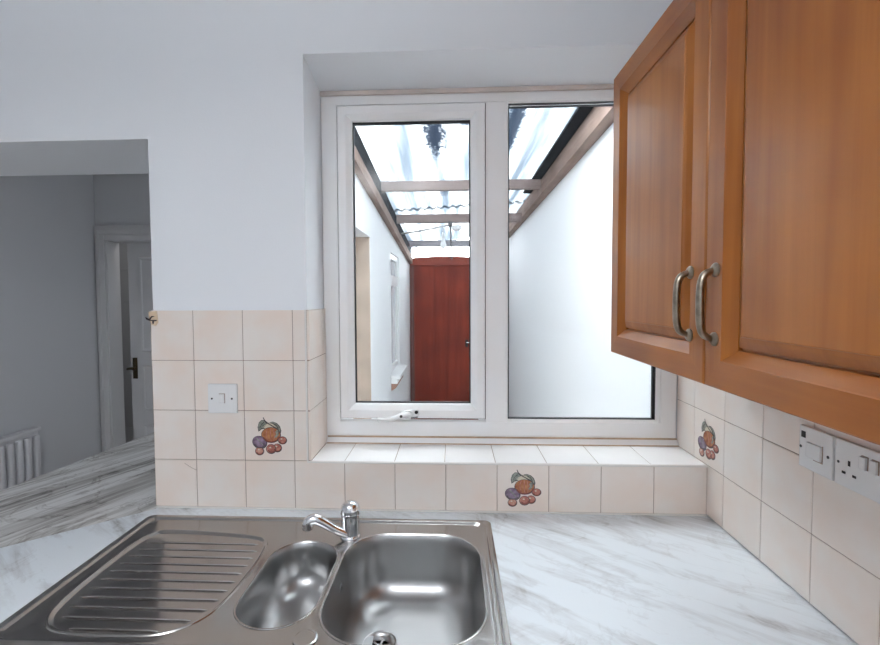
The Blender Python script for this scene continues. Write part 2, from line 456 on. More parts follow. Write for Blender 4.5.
dj = max(i for i in range(len(ys)) if ys[i] < -.07)
tiling('trim_4', 'cream tiles along the right hand wall under the cupboard', ys, [ZC + .004] + rows, rt, g, skip=((dj, 1),))
lf_ = lambda b, u0, u1, v0, v1: box(b, .342, .3495, u0, u1, v0, v1, .0012)
g = BX(.3405, .3482, 0.001, .18, ZS, TOPW - .001)
tiling('trim_5', 'cream tiles lining the left reveal of the window', [0.0, .142, .178], rows, lf_, g)
sl = lambda b, u0, u1, v0, v1: box(b, u0, u1, v0, v1, ZS - .008, ZS, .0012)
g = BX(.345, XR, .003, .178, ZS - .009, ZS - .0012)
tiling('trim_6', 'white glazed tiles laid flat on the window sill', [.349] + [.449 + k * .149 for k in range(7)] + [XR], [.003, .165], sl, g, M['sill_tile'])
b = bmesh.new()                                              # edge bead in front of the sill, and bead up the pier edge
tube(b, [(.338, .0025, ZS - .0035), (XR, .0025, ZS - .0035)], .004, 10)
tube(b, [(.339, .0022, ZS), (.339, .0022, TOPW)], .0035, 8)
struct('trim_7', b, M['sealant'], 'cream rounded bead along the front edge of the sill', smooth=True)
b = bmesh.new(); box(b, -.123, XR, -.004, .001, ZC + .0002, ZC + .0055, .002)
struct('trim_8', b, M['sealant'], 'white sealant bead between tiles and worktop')
b = bmesh.new(); prism(b, [(.178, ZS), (.163, ZS), (.163, ZS + .003), (.178, ZS + .019)], 'X', .350, XR)
q = struct('trim_9', b, M['upvc'], 'white plastic quadrant strip under the window frame')
b = bmesh.new(); box(b, .352, XR - .001, .1605, .1645, ZS - .0005, ZS + .0035, .001)
box(b, .352, XR - .001, .174, .1795, ZS + .0175, ZS + .0225, .001)
sub('stained_sealant', b, M['stained_sealant'], q)
b = bmesh.new(); box(b, .3425, 1.507, .1705, .179, 2.188, 2.2035, .003)
struct('trim_10', b, mat('pinkish filler', (.66, .59, .55), .7, vary=.15, vscale=10.), 'pinkish filler line between window frame and soffit')

# decorated tiles: a tile with a painted bunch of fruit
def blob(cx, cy, rx, ry, n=20, rot=0., wob=0.):
    out = []
    for k in range(n):
        a = 2 * PI * k / n; r = 1 + wob * math.sin(3 * a + cx * 9)
        x, y = rx * r * math.cos(a), ry * r * math.sin(a)
        out.append((cx + x * math.cos(rot) - y * math.sin(rot), cy + x * math.sin(rot) + y * math.cos(rot)))
    return out
LEAF1 = [(.285, .60), (.275, .68), (.30, .76), (.345, .805), (.395, .80), (.42, .77), (.45, .745), (.425, .70), (.385, .66), (.34, .645), (.315, .62)]
LEAF2 = [(.52, .765), (.58, .775), (.65, .745), (.70, .69), (.725, .61), (.71, .545), (.675, .51), (.64, .49), (.62, .52), (.655, .58), (.655, .63), (.62, .69), (.57, .735)]
CREAM = [(.36, .67), (.42, .72), (.50, .755), (.57, .735), (.62, .69), (.64, .645), (.58, .655), (.5, .655), (.42, .64)]
STEM = [(.375, .865), (.39, .87), (.42, .81), (.50, .745), (.60, .69), (.67, .645), (.67, .63), (.59, .67), (.48, .735), (.405, .795)]
VEIN = [(.415, .655), (.5, .672), (.585, .667), (.64, .65), (.64, .64), (.58, .655), (.5, .658), (.42, .643)]
TEND = [(.745, .565), (.752, .565), (.765, .50), (.775, .455), (.765, .455)]
MOTIF = [  # name, outline, material, layer
    ('leaf', LEAF1, 'f_leaf', 1), ('leaf', LEAF2, 'f_leaf', 1), ('pale_leaf', CREAM, 'f_cream', 1),
    ('orange_fruit', blob(.53, .52, .185, .145), 'f_orange', 2), ('plum', blob(.30, .37, .14, .115, rot=-.35), 'f_plum', 3),
    ('cherry', blob(.76, .415, .078, .066), 'f_red', 3), ('cherry', blob(.655, .262, .078, .074), 'f_red', 3),
    ('cherry', blob(.53, .24, .09, .085), 'f_red', 4), ('pale_berry', blob(.295, .195, .078, .07), 'f_pink', 4),
    ('stem', STEM, 'f_out', 5)]
SHADE = [(.655, .62), (.69, .6), (.69, .52), (.645, .46), (.60, .47), (.635, .53), (.62, .58)]
def fruit_tile(label, origin, right, normal, z0, s):
    o3, r3, n3 = Vector(origin), Vector(right), Vector(normal); up = Vector((0, 0, 1))
    hgt = s[1]
    def W(u, v, d): return o3 + r3 * (u * s[0]) + up * (v * hgt) + n3 * d
    root = empty('decorative_tile', label, 'tile', tuple(W(.5, 0, 0)), 'fruit painted tiles')
    b = bmesh.new(); g = .0009
    A = [W(g / s[0], g / hgt, -.007), W(1 - g / s[0], g / hgt, -.007), W(1 - g / s[0], 1 - g / hgt, -.007), W(g / s[0], 1 - g / hgt, -.007)]
    e = .0022
    Bq = [W(g / s[0], g / hgt, -.0012), W(1 - g / s[0], g / hgt, -.0012), W(1 - g / s[0], 1 - g / hgt, -.0012), W(g / s[0], 1 - g / hgt, -.0012)]
    Cq = [W(e / s[0], e / hgt, 0), W(1 - e / s[0], e / hgt, 0), W(1 - e / s[0], 1 - e / hgt, 0), W(e / s[0], 1 - e / hgt, 0)]
    loft(b, [A, Bq, Cq], True, True)
    obj('tile_body', b, M['tile'], root)
    def flat(pts, layer, thick=.00012):
        b = bmesh.new(); d = .0001 + .00012 * layer
        loft(b, [[W(u, v, d - .0003) for u, v in pts], [W(u, v, d) for u, v in pts]], True, True)
        return b
    for nm, pts, mm, ly in MOTIF:
        cx = sum(p[0] for p in pts) / len(pts); cy = sum(p[1] for p in pts) / len(pts)
        part = obj(nm, flat(pts, ly * 2), M[mm], root)
        if nm != 'stem':
            k = .015
            big = [(cx + (u - cx) * (1 + k / max(.05, math.hypot(u - cx, v - cy))) + .003, cy + (v - cy) * (1 + k / max(.05, math.hypot(u - cx, v - cy))) - .006) for u, v in pts]
            sub('outline', flat(big, ly * 2 - 1), M['f_out'], part)
        if nm == 'orange_fruit':
            sub('leaf_tip', flat(SHADE, ly * 2 + 1), M['f_leaf'], part)
    def line(pts, wd):
        P = [Vector((p[0], p[1], 0)) for p in pts]; P = smooth_path(P, 4); L, Q = [], []
        for i, p in enumerate(P):
            t = (P[min(i + 1, len(P) - 1)] - P[max(i - 1, 0)]).normalized(); k = wd * (1 - .6 * i / len(P))
            L.append((p.x - t.y * k, p.y + t.x * k)); Q.append((p.x + t.y * k, p.y - t.x * k))
        return L + Q[::-1]
    parts = {}
    for ch in root.children: parts.setdefault(ch.name.split('.')[0], []).append(ch)
    orange, plum, leaves = parts['orange_fruit'][0], parts['plum'][0], parts['leaf']
    for nm, pts, wd, owner, m in (
        ('crease_line', [(.47, .64), (.44, .56), (.45, .46), (.48, .39)], .008, orange, 'f_red'), ('crease_line', [(.53, .65), (.525, .55), (.53, .45), (.545, .38)], .008, orange, 'f_red'),
        ('crease_line', [(.58, .64), (.60, .55), (.60, .46), (.59, .40)], .010, orange, 'f_red'), ('shaded_edge', [(.38, .46), (.44, .395), (.54, .378), (.64, .41), (.70, .48)], .016, orange, 'f_deep'),
        ('crease_line', [(.24, .45), (.29, .40), (.37, .31)], .012, plum, 'f_leaf'), ('shaded_edge', [(.19, .33), (.24, .275), (.33, .265), (.41, .30)], .016, plum, 'f_out'),
        ('leaf_vein', [(.40, .77), (.35, .73), (.31, .65)], .008, leaves[0], 'f_out'), ('leaf_vein', [(.57, .755), (.65, .70), (.69, .60), (.68, .53)], .008, leaves[1], 'f_out')):
        sub(nm, flat(line(pts, wd), 9 + (owner is plum)), M[m], owner)
    for ch in parts['cherry'] + parts['pale_berry']:
        vs = [v.co for v in ch.data.vertices]; c = sum(vs, Vector()) / len(vs)
        u = (c - o3).dot(r3) / s[0]; v = (c - o3).dot(up) / hgt
        sub('shaded_edge', flat(line([(u - .06, v - .03), (u - .02, v - .065), (u + .04, v - .06), (u + .068, v - .02)], .013), 11), M['f_deep'], ch)
        sub('highlight', flat(blob(u - .015, v + .025, .02, .014, 10), 11), M['f_cream'], ch)
    return root
fruit_tile('fruit painted cream tile on the pier, left of the window', (P, 0, ZS), (1, 0, 0), (0, -1, 0), 0, (P, P))
fruit_tile('fruit painted cream tile in the low row behind the worktop, under the sill', (6 * P, 0, ZC + .004), (1, 0, 0), (0, -1, 0), 0, (P, ZS - ZC - .004))
fruit_tile('fruit painted cream tile on the right wall beneath the cupboard', (XR, ys[dj + 1], ZS), (0, -1, 0), (-1, 0, 0), 0, (P, P))
# broken decorated fragment at the top corner of the pier tiles
fg = empty('tile_fragment', 'small broken yellowish patterned tile fragment at top left corner of the pier tiles', 'tile fragment', (-.122, -.003, 1.47))
b = bmesh.new(); prism(b, [(-.133, 1.494), (-.108, 1.496), (-.105, 1.462), (-.113, 1.452), (-.124, 1.455), (-.131, 1.468)], 'Y', -.003, .004)
obj('body', b, mat('yellow cream glaze', (.68, .53, .38), .35), fg)
b = bmesh.new()
for pts in ([(-.142, 1.478), (-.130, 1.473), (-.122, 1.482), (-.113, 1.480), (-.122, 1.477), (-.129, 1.467), (-.139, 1.471)], [(-.126, 1.470), (-.108, 1.470), (-.108, 1.466), (-.116, 1.465), (-.117, 1.458), (-.121, 1.459), (-.121, 1.466), (-.127, 1.467)]):
    prism(b, pts, 'Y', -.005, -.002)
obj('painted_sprig', b, M['f_out'], fg)

# ------------------------------------------------------------------ kitchen window
FX0, FX1, FZ0, FZ1, FY = .343, XR - .001, ZS + .019, 2.211, .18
win = empty('window_1', 'white plastic kitchen window with an opening left sash and a fixed right light', None, ((FX0 + FX1) / 2, .2, FZ0), kind='structure')
b = bmesh.new()
ring(b, 'XZ', (FX0, FX1, FZ0, FZ1), [(0, .25), (0, FY + .002), (.002, FY), (.05, FY), (.0555, FY + .006), (.0545, FY + .012), (.04, .25)])
box(b, .8785, .9525, FY, .25, FZ0 + .05, FZ1 - .05, .003)
obj('frame', b, M['upvc'], win)
# sash
SX0, SX1, SZ0, SZ1 = .3985, .8775, 1.1325, 2.1535
b = bmesh.new()
ring(b, 'XZ', (SX0, SX1, SZ0, SZ1), [(0, .24), (0, .170), (.003, .167), (.026, .167), (.029, .1685), (.044, .179), (.047, .19), (.047, .205), (.03, .24)])
sa = obj('sash', b, M['upvc'], win)
b = bmesh.new(); ring(b, 'XZ', (SX0 + .0465, SX1 - .0465, SZ0 + .0465, SZ1 - .0465), [(0, .197), (0, .1885), (.0042, .1885), (.0042, .197)]); 
box(b, SX0 + .047, SX1 - .047, .19, .2, SZ1 - .0535, SZ1 - .047)
sub('gasket', b, M['gasket'], sa)
sub('pane', BX(SX0 + .048, SX1 - .048, .196, .200, SZ0 + .048, SZ1 - .048), M['glass'], sa)
b = bmesh.new(); ring(b, 'XZ', (SX0 - .0028, SX1 + .0028, SZ0 - .003, SZ1 + .0028), [(0, .185), (0, .1785), (.003, .1785), (.003, .185)])
sub('seal', b, M['sash_gap'], sa)  # dark line in the gap round the sash
b = bmesh.new()
box(b, .598, .660, .156, .168, 1.137, 1.163, .005)
bmesh.ops.rotate(b, verts=b.verts, cent=(.63, .16, 1.15), matrix=Matrix.Rotation(math.radians(-8), 3, 'Y'))
tube(b, smooth_path([(.632, .146, 1.153), (.60, .143, 1.147), (.575, .142, 1.138), (.55, .142, 1.134), (.524, .143, 1.134)], 4), [.0085] * 8 + [.008] * 8 + [.005], 12, squash=.9)
lathe(b, (.63, .150, 1.152), [(.011, -.006), (.012, .0), (.012, .014)], 16, 'Y')
hd = sub('handle', b, M['plastic'], sa, smooth=True)
b = bmesh.new(); lathe(b, (.652, .1555, 1.156), [(.0058, -.001), (.0058, .004)], 14, 'Y'); lathe(b, (.604, .1385, 1.147), [(.0048, -.004), (.0048, .004)], 14, 'Y')
box(b, .634, .656, .157, .169, 1.1375, 1.1405)
q = obj('lock_button', b, M['dark'], None); q.parent = sa; q.matrix_parent_inverse = parent_world(sa).inverted()
# fixed light
GX0, GX1, GZ0, GZ1 = .9525, 1.4435, 1.124, 2.152
b = bmesh.new(); ring(b, 'XZ', (.936, 1.4495, 1.111, 2.1745), [(0, .24), (0, .183), (.006, .1795), (.018, .188), (.018, .203), (.0, .24)])
fb = obj('glazing_bead', b, M['upvc'], win)
b = bmesh.new(); ring(b, 'XZ', (.9535, 1.432, 1.1285, 2.157), [(0, .2), (0, .187), (.0032, .187), (.0032, .2)])
box(b, 1.4235, 1.430, .188, .2, 1.131, 2.14); box(b, .956, 1.43, .19, .2, 2.1445, 2.148)
sub('gasket', b, M['gasket'], fb)
sub('pane', BX(.954, 1.431, .198, .202, 1.129, 2.1565), M['glass'], fb)

# ------------------------------------------------------------------ worktops
def slab(name, label, outer, holes, m):
    b = bmesh.new(); edges = []
    for lp in [outer] + holes:
        v = [b.verts.new((x, y, ZC)) for x, y in lp]
        edges += [b.edges.new((v[i], v[(i + 1) % len(v)])) for i in range(len(v))]
    bmesh.ops.triangle_fill(b, edges=edges, use_beauty=True)
    r = bmesh.ops.extrude_face_region(b, geom=list(b.faces))
    bmesh.ops.translate(b, verts=[e for e in r['geom'] if isinstance(e, bmesh.types.BMVert)], vec=(0, 0, -.038))
    return tag(obj(name, b, m), label, 'worktop')
hole = rrect(.3815, -.3075, .475, .235, .04, 6)
slab('worktop', 'pale grey marble effect worktop with the sink, under the window', [(-.81, -.6), (1.505, -.6), (1.505, .006), (-.123, .006), (-.124, -.0095)], [hole], M['worktop'])
slab('return_worktop', 'dark streaked marble effect worktop running through the opening into the next room', [(-.8105, -.5995), (-.1255, -.0085), (-.1255, 1.3), (-.567, 1.3), (-.7246, .096)], [], M['return_top'])
# base units carrying the worktops
bc = empty('base_cabinet', 'timber base cabinet under the sink worktop', 'base cabinet', (.6, -.3, 0))
b = bmesh.new()
for x in (-.72, -.12, .94, 1.485): box(b, x, x + .018, -.55, -.02, .1, .862)
box(b, -.72, 1.5, -.035, -.02, .1, .862); box(b, -.72, 1.5, -.55, -.02, .1, .118); box(b, -.72, 1.5, -.5, -.485, 0, .1)
obj('carcass', b, M['base'], bc)
def panel_door(bm, y, r, dirn):                              # door facing -Y
    ring(bm, 'XZ', r, [(0, y + .02), (0, y + .003), (.003, y), (.055, y), (.07, y + .01), (.09, y + .004), (.095, y + .004)], closed=False, cap=True)
for (x0, x1) in ((-.71, -.12), (-.11, .415), (.42, .945), (.95, 1.49)):
    b = bmesh.new(); panel_door(b, -.575, (x0, x1, .12, .855), -1)
    d = obj('door', b, M['cab'], bc)
    b = bmesh.new(); hx = x1 - .03
    tube(b, smooth_path([(hx, -.576, .80), (hx, -.6, .795), (hx, -.61, .75), (hx, -.6, .705), (hx, -.576, .70)], 5), .005, 10)
    sub('handle', b, M['pewter'], d, smooth=True)
eb = empty('end_cabinet', 'timber cabinet carrying the worktop in the opening', 'base cabinet', (-.35, .6, 0))
b = bmesh.new(); prism(b, [(-.15, .02), (-.15, 1.27), (-.53, 1.27), (-.68, .02)], 'Z', 0, .862)
obj('carcass', b, M['gloss'], eb)
b = bmesh.new(); box(b, -.66, -.52, 1.262, 1.272, .0, .09); obj('plinth', b, M['gloss'], eb)

# ------------------------------------------------------------------ sink
sk = empty('sink', 'stainless steel inset sink with drainer, half bowl and large bowl', 'sink', (.3815, -.29, ZC))
ZK = ZC + .005
SXa, SXb, SYa, SYb = -.111, .876, -.562, -.054
outer = rrect((SXa + SXb) / 2, (SYa + SYb) / 2, (SXb - SXa) / 2, (SYb - SYa) / 2, .018, 6)
DR = smooth_loop([(.0, -.135), (-.035, -.155), (-.053, -.20), (-.056, -.31), (-.050, -.42), (-.030, -.482), (.02, -.515), (.13, -.520), (.22, -.513), (.275, -.475), (.300, -.41), (.307, -.31), (.303, -.22), (.285, -.178), (.24, -.157), (.12, -.142)], 5)
HB = rrect(.407, -.335, .085, .156, .083, 12)
HB = [(x + (.010 if y < -.33 else 0) * 0, y) for x, y in HB]
MB = rrect(.670, -.330, .168, .195, .105, 12)
def ccw(l):
    a = sum(l[i - 1][0] * l[i][1] - l[i][0] * l[i - 1][1] for i in range(len(l))); return l if a > 0 else l[::-1]
DR = ccw(DR)
b = bmesh.new(); edges = []
# deck with a raised rim: outer edge down, rim flat, step, deck
oc = ((SXa + SXb) / 2, (SYa + SYb) / 2); ow, oh = (SXb - SXa) / 2, (SYb - SYa) / 2
rim = [(0, -.0045), (.0005, -.001), (.003, 0.0005), (.014, .0012), (.0165, .0035), (.019, .0044), (.0215, .0044), (.0235, .0036), (.0275, -.0006), (.030, -.001)]
loops = [[(x, y, ZK + h) for x, y in rrect(oc[0], oc[1], ow - d, oh - d, .018 + d * .3, 6)] for d, h in rim]
L = loft(b, loops)
vin = L[-1]; edges += [b.edges.get((vin[i], vin[(i + 1) % len(vin)])) for i in range(len(vin))]
ZD = ZK - .001
hv = []
for lp in (DR, HB, MB):
    v = [b.verts.new((x, y, ZD)) for x, y in lp]; hv.append(v)
    edges += [b.edges.new((v[i], v[(i + 1) % len(v)])) for i in range(len(v))]
bmesh.ops.triangle_fill(b, edges=edges, use_beauty=True)
# drainer: raised lip then sunken tray
def cont(v0, loops, cap=False):
    prev = v0
    for lp in loops:
        cur = [b.verts.new(p) for p in lp]
        for i in range(len(cur)): b.faces.new([prev[i], prev[(i + 1) % len(cur)], cur[(i + 1) % len(cur)], cur[i]])
        prev = cur
    if cap: b.faces.new(prev)
    return prev
last = cont(hv[0], [[(x, y, ZD + h) for x, y in shrink(DR, d)] for d, h in ((.0015, .0018), (.004, .0022), (.0065, .0008), (.010, -.003), (.014, -.0042))])
b.faces.new(last)
deck = obj('drainer_deck', b, M['steel'], sk, smooth=True, angle=35)
inner = shrink(DR, .016)
b = bmesh.new()
def span(y):
    xs = []
    for i in range(len(inner)):
        (xa, ya), (xb, yb) = inner[i - 1], inner[i]
        if (ya - y) * (yb - y) < 0: xs.append(xa + (xb - xa) * (y - ya) / (yb - ya))
    return min(xs), max(xs)
for k in range(11):
    y = -.193 - k * .0305
    x0, x1 = span(y); x0 += .012; x1 -= .006
    tube(b, [(x0, y, ZD - .0045), (x0 + .012, y, ZD - .0034), (x1 - .012, y, ZD - .0034), (x1, y, ZD - .0045)], [.001, .0022, .0022, .001], 10)
sub('drainer_rib', b, M['steel'], deck, smooth=True)
def bowl(name, lp, depth, fr, taper, parent, dcx, dcy, dr, top=ZD):
    b = bmesh.new(); prof = [(0, 0), (.0012, -.0012), (.003, -.005), (.0055, -.012)]
    dz = depth - fr
    for k in range(1, 5): prof.append((.0055 + taper * k / 4, -.012 - (dz - .012) * k / 4))
    n = 8
    for k in range(1, n + 1):
        a = PI / 2 * k / n
        prof.append((.0055 + taper + fr * (1 - math.cos(a)), -dz - fr * math.sin(a)))
    lo = [[(x, y, top + h) for x, y in rr(d)] for d, h in prof for rr in [lp]]
    LL = loft(b, lo)
    # bottom: shrink rings towards the centre with a slight fall
    cx = sum(v.co.x for v in LL[-1]) / len(LL[-1]); cy = sum(v.co.y for v in LL[-1]) / len(LL[-1])
    prev = LL[-1]
    for f, h in ((.5, -.0015), (.85, -.0028), (1., -.0033)):
        cur = []
        for v in LL[-1]:
            d = Vector((v.co.x - dcx, v.co.y - dcy)); e = d.normalized() * dr; q = d.lerp(e, f)
            cur.append(b.verts.new((dcx + q.x, dcy + q.y, top - depth + h)))
        for i in range(len(cur)): b.faces.new([prev[i], prev[(i + 1) % len(cur)], cur[(i + 1) % len(cur)], cur[i]])
        prev = cur
    return obj(name, b, M['steel_bowl'], parent, smooth=True, angle=60)
bowl('half_bowl', lambda d: rrect(.407, -.335, .085 - d, .156 - d, .083 - d * .4, 12), .11, .045, .008, sk, .410, -.385, .026)
bowl('main_bowl', lambda d: rrect(.670, -.330, .168 - d, .195 - d, .105 - d * .5, 12), .152, .055, .012, sk, .603, -.325, .034)
b = bmesh.new()                                              # bright rolled lips of the bowls
for lp in (rrect(.407, -.335, .085, .156, .083, 12), rrect(.670, -.330, .168, .195, .105, 12)):
    rr = [Vector((x, y, ZD + .0002)) for x, y in lp]; n = len(rr); loops = []
    for i in range(n):
        t = (rr[(i + 1) % n] - rr[i - 1]).normalized(); s = t.cross(Vector((0, 0, 1)))
        loops.append([rr[i] + s * (.0022 * math.cos(a)) + Vector((0, 0, .0014 * math.sin(a))) for a in [2 * PI * k / 8 for k in range(8)]])
    loft(b, loops, closed=True)
sub('bowl_lip', b, M['steel'], deck, smooth=True)
# waste
zb = ZD - .1535; dc = (.603, -.325)
b = bmesh.new(); lathe(b, (*dc, zb), [(.040, -.001), (.040, .001), (.037, .0025), (.033, .001), (.029, -.004), (.026, -.012)], 36, cap=False)
wst = obj('waste', b, M['bright_steel'], sk, smooth=True)
b = bmesh.new(); lathe(b, (*dc, zb - .0125), [(.027, 0), (.001, 0)], 24); sub('waste_well', b, M['dark'], wst)
b = bmesh.new(); lathe(b, (*dc, zb - .009), [(.007, 0), (.0075, .003), (.004, .005)], 16)
for k in range(6):
    a = 2 * PI * k / 6 + .3
    tube(b, [(dc[0] + .006 * math.cos(a), dc[1] + .006 * math.sin(a), zb - .007), (dc[0] + .026 * math.cos(a), dc[1] + .026 * math.sin(a), zb - .007)], .0024, 8)
sub('strainer', b, M['chrome'], wst, smooth=True)
b = bmesh.new(); lathe(b, (.497, -.512, ZD), [(.0225, 0), (.0225, .0022), (.0205, .003), (.016, .0028)], 32); obj('tap_hole_cover', b, M['steel'], sk, smooth=True)
b = bmesh.new(); lathe(b, (.5075, -.30, ZD - .045), [(.013, 0), (.013, .003), (.010, .0045)], 24, 'X'); ov = obj('overflow', b, M['chrome'], sk, smooth=True)
b = bmesh.new()
for k in range(3): box(b, .5105, .5125, -.3085 + k * .006, -.3055 + k * .006, ZD - .051, ZD - .039)
sub('overflow_slot', b, M['dark'], ov)
# ring mark in the half bowl: its waste
b = bmesh.new(); lathe(b, (.410, -.385, ZD - .1125), [(.030, -.001), (.030, .001), (.027, .0018), (.024, .0005), (.021, -.006), (.02, -.0075)], 32); obj('half_bowl_waste', b, M['chrome'], sk, smooth=True)

# ------------------------------------------------------------------ mixer tap
tp = empty('mixer_tap', 'chrome single lever mixer tap with low spout, standing on the sink', 'tap', (.505, -.165, ZD))
tx, ty = .500, -.150
b = bmesh.new(); lathe(b, (tx, ty, ZD), [(.027, 0), (.027, .003), (.0245, .006), (.0235, .008), (.0235, .052), (.024, .056), (.0235, .060)], 36)
obj('body', b, M['chrome'], tp, smooth=True)
b = bmesh.new(); lathe(b, (0, 0, 0), [(.0240, 0), (.0254, .002), (.0254, .013), (.0246, .019), (.0222, .026), (.0170, .0315), (.009, .0348), (.001, .0355)], 36)
bmesh.ops.rotate(b, verts=b.verts, cent=(0, 0, 0), matrix=Matrix.Rotation(math.radians(-9), 3, 'X'))
bmesh.ops.translate(b, verts=b.verts, vec=(tx, ty, ZD + .058))
obj('lever_cap', b, M['chrome'], tp, smooth=True)
b = bmesh.new()
path = smooth_path([(tx - .006, ty - .014, ZD + .012), (tx - .032, ty - .021, ZD + .0265), (tx - .058, ty - .027, ZD + .045), (tx - .074, ty - .031, ZD + .0555), (tx - .087, ty - .033, ZD + .060), (tx - .098, ty - .035, ZD + .056), (tx - .102, ty - .036, ZD + .050)], 5)
tube(b, path, [.0105 + .0035 * min(1, k / 20) for k in range(len(path))], 18)
sp = obj('spout', b, M['chrome'], tp, smooth=True)
b = bmesh.new(); lathe(b, (tx - .1025, ty - .036, ZD + .0345), [(.0118, 0), (.0140, .002), (.0140, .017), (.011, .020)], 24)
q = sub('aerator', b, M['chrome'], sp, smooth=True)

# ------------------------------------------------------------------ wall cabinet
CX, CZ0, CZ1 = 1.195, 1.384, 2.102
wc = empty('wall_cabinet', 'honey brown timber wall cupboard with two panelled doors on the right wall', 'cupboard', (1.36, -.53, CZ0))
b = bmesh.new()
box(b, CX + .023, XR - .0005, -.985, -.082, CZ0 + .002, CZ1 - .002)
obj('carcass', b, M['cab'], wc)
def cab_door(y0, y1):
    """door in the YZ plane facing -X; y0<y1"""
    b = bmesh.new(); x = CX
    ring(b, 'YZ', (y0, y1, CZ0, CZ1), [(0, x + .021), (0, x + .0028), (.001, x + .001), (.003, x), (.046, x), (.0475, x + .0015), (.065, x + .0155), (.066, x + .0215)], closed=False)
    for i, f in enumerate(list(b.faces)):
        if i % 4 in (0, 2): f.material_index = 1
    d = obj('door', b, [M['cab'], M['cab_y']], wc)
    b = bmesh.new()
    ring(b, 'YZ', (y0, y1, CZ0, CZ1), [(.0655, x + .0225), (.0655, x + .0212), (.0695, x + .0212), (.0705, x + .0135), (.082, x + .0075), (.088, x + .0055), (.089, x + .0042), (.091, x + .004)], closed=False, cap=True)
    sub('raised_panel', b, M['cab'], d)
    return d
d1 = cab_door(-.5295, -.080); d2 = cab_door(-.983, -.5325)
def dhandle(y, parent):
    b = bmesh.new(); z0, z1 = 1.464, 1.576
    for z in (z0, z1):
        lathe(b, (CX, y, z), [(.0115, .0005), (.0115, -.002), (.009, -.0045), (.006, -.006)], 20, 'X')
        lathe(b, (CX, y, z), [(.004, -.004), (.0045, -.008), (.002, -.0095)], 12, 'X')
    path = smooth_path([(CX - .004, y, z1 - .002), (CX - .011, y, z1 - .003), (CX - .0195, y, z1 - .010), (CX - .0235, y, z1 - .026), (CX - .0243, y, (z0 + z1) / 2), (CX - .0235, y, z0 + .026), (CX - .0195, y, z0 + .010), (CX - .011, y, z0 + .003), (CX - .004, y, z0 + .002)], 5)
    n = len(path)
    tube(b, path, [.0048 + .0016 * math.sin(PI * i / (n - 1)) for i in range(n)], 14)
    sub('handle', b, M['pewter'], parent, smooth=True)
dhandle(-.4845, d1); dhandle(-.5615, d2)

# ------------------------------------------------------------------ electrical fittings
ls = empty('light_switch', 'small white wall plate with a tiny rocker on the pier tiles', 'switch', (.088, -.004, 1.235))
pl = obj('plate', BX(.0445, .1325, -.0085, -.0002, 1.192, 1.279, .002), M['plastic'], ls)
for x in (.057, .1175):
    b = bmesh.new(); lathe(b, (x, -.0088, 1.2355), [(.0028, .001), (.0028, -.0006)], 12, 'Y'); sub('screw_hole', b, M['dark'], pl)
b = bmesh.new(); ring(b, 'XZ', (.0775, .0965, 1.2215, 1.2515), [(0, -.0082), (0, -.0098), (.0015, -.0098), (.0015, -.0082)]); box(b, .0795, .0945, -.0115, -.008, 1.2235, 1.2495, .0015)
obj('rocker', b, M['plastic'], ls)
b = bmesh.new(); box(b, .0955, .0968, -.0101, -.0085, 1.222, 1.251); box(b, .079, .096, -.0101, -.0085, 1.2498, 1.2512); sub('rocker_gap', b, M['grout'], pl)

xf = XR - .009
cs = empty('cooker_switch', 'square white switched fuse plate on right wall tiles, left of the double socket', 'switch', (XR, -.391, 1.224))
pl = obj('plate', BX(xf, XR - .0002, -.433, -.349, 1.181, 1.267, .0022), M['plastic'], cs)
b = bmesh.new(); box(b, xf - .0006, xf + .001, -.3665, -.3555, 1.243, 1.256); sub('fuse_window', b, M['dark'], pl)
for y in (-.3545, -.4225):
    b = bmesh.new(); lathe(b, (xf, y, 1.223), [(.003, .001), (.003, -.0006)], 12, 'X'); sub('screw_hole', b, M['dark'], pl)
b = bmesh.new(); box(b, xf - .005, xf + .001, -.409, -.373, 1.207, 1.238, .002); rk = obj('rocker', b, M['plastic'], cs)
b = bmesh.new(); box(b, xf - .0012, xf, -.4105, -.409, 1.207, 1.239); box(b, xf - .0012, xf, -.4105, -.3885, 1.2045, 1.2068); sub('rocker_gap', b, M['grout'], rk)

ds = empty('double_socket', 'white double wall socket on right wall tiles under the cupboard', 'socket', (XR, -.51, 1.224))
pl = obj('plate', BX(xf, XR - .0002, -.584, -.437, 1.181, 1.267, .0022), M['plastic'], ds)
for s in (0, 1):
    f = lambda y: (-.437 - y) if s == 0 else (-.584 + y)
    def pin(y, z, wy, wz):
        a, c = sorted((f(y - wy / 2), f(y + wy / 2))); b = bmesh.new(); box(b, xf - .0006, xf + .001, a, c, z - wz / 2, z + wz / 2); sub('pin_slot', b, M['dark'], pl)
    pin(.032, 1.228, .0045, .0095); pin(.021, 1.208, .0075, .0045); pin(.043, 1.208, .0075, .0045)
for y in (-.446, -.575):
    b = bmesh.new(); lathe(b, (xf, y, 1.224), [(.0026, .001), (.0026, -.0006)], 12, 'X'); sub('screw', b, M['dark'], pl)
for y in (-.499, -.519):
    b = bmesh.new(); box(b, xf - .0055, xf + .001, y - .0065, y + .0065, 1.228, 1.251, .0018); rk = obj('rocker', b, M['plastic'], ds)
    b = bmesh.new(); box(b, xf - .0012, xf, y - .0078, y - .0065, 1.2285, 1.2525); box(b, xf - .0012, xf, y - .0078, y + .005, 1.251, 1.2525); sub('rocker_gap', b, M['grout'], rk)

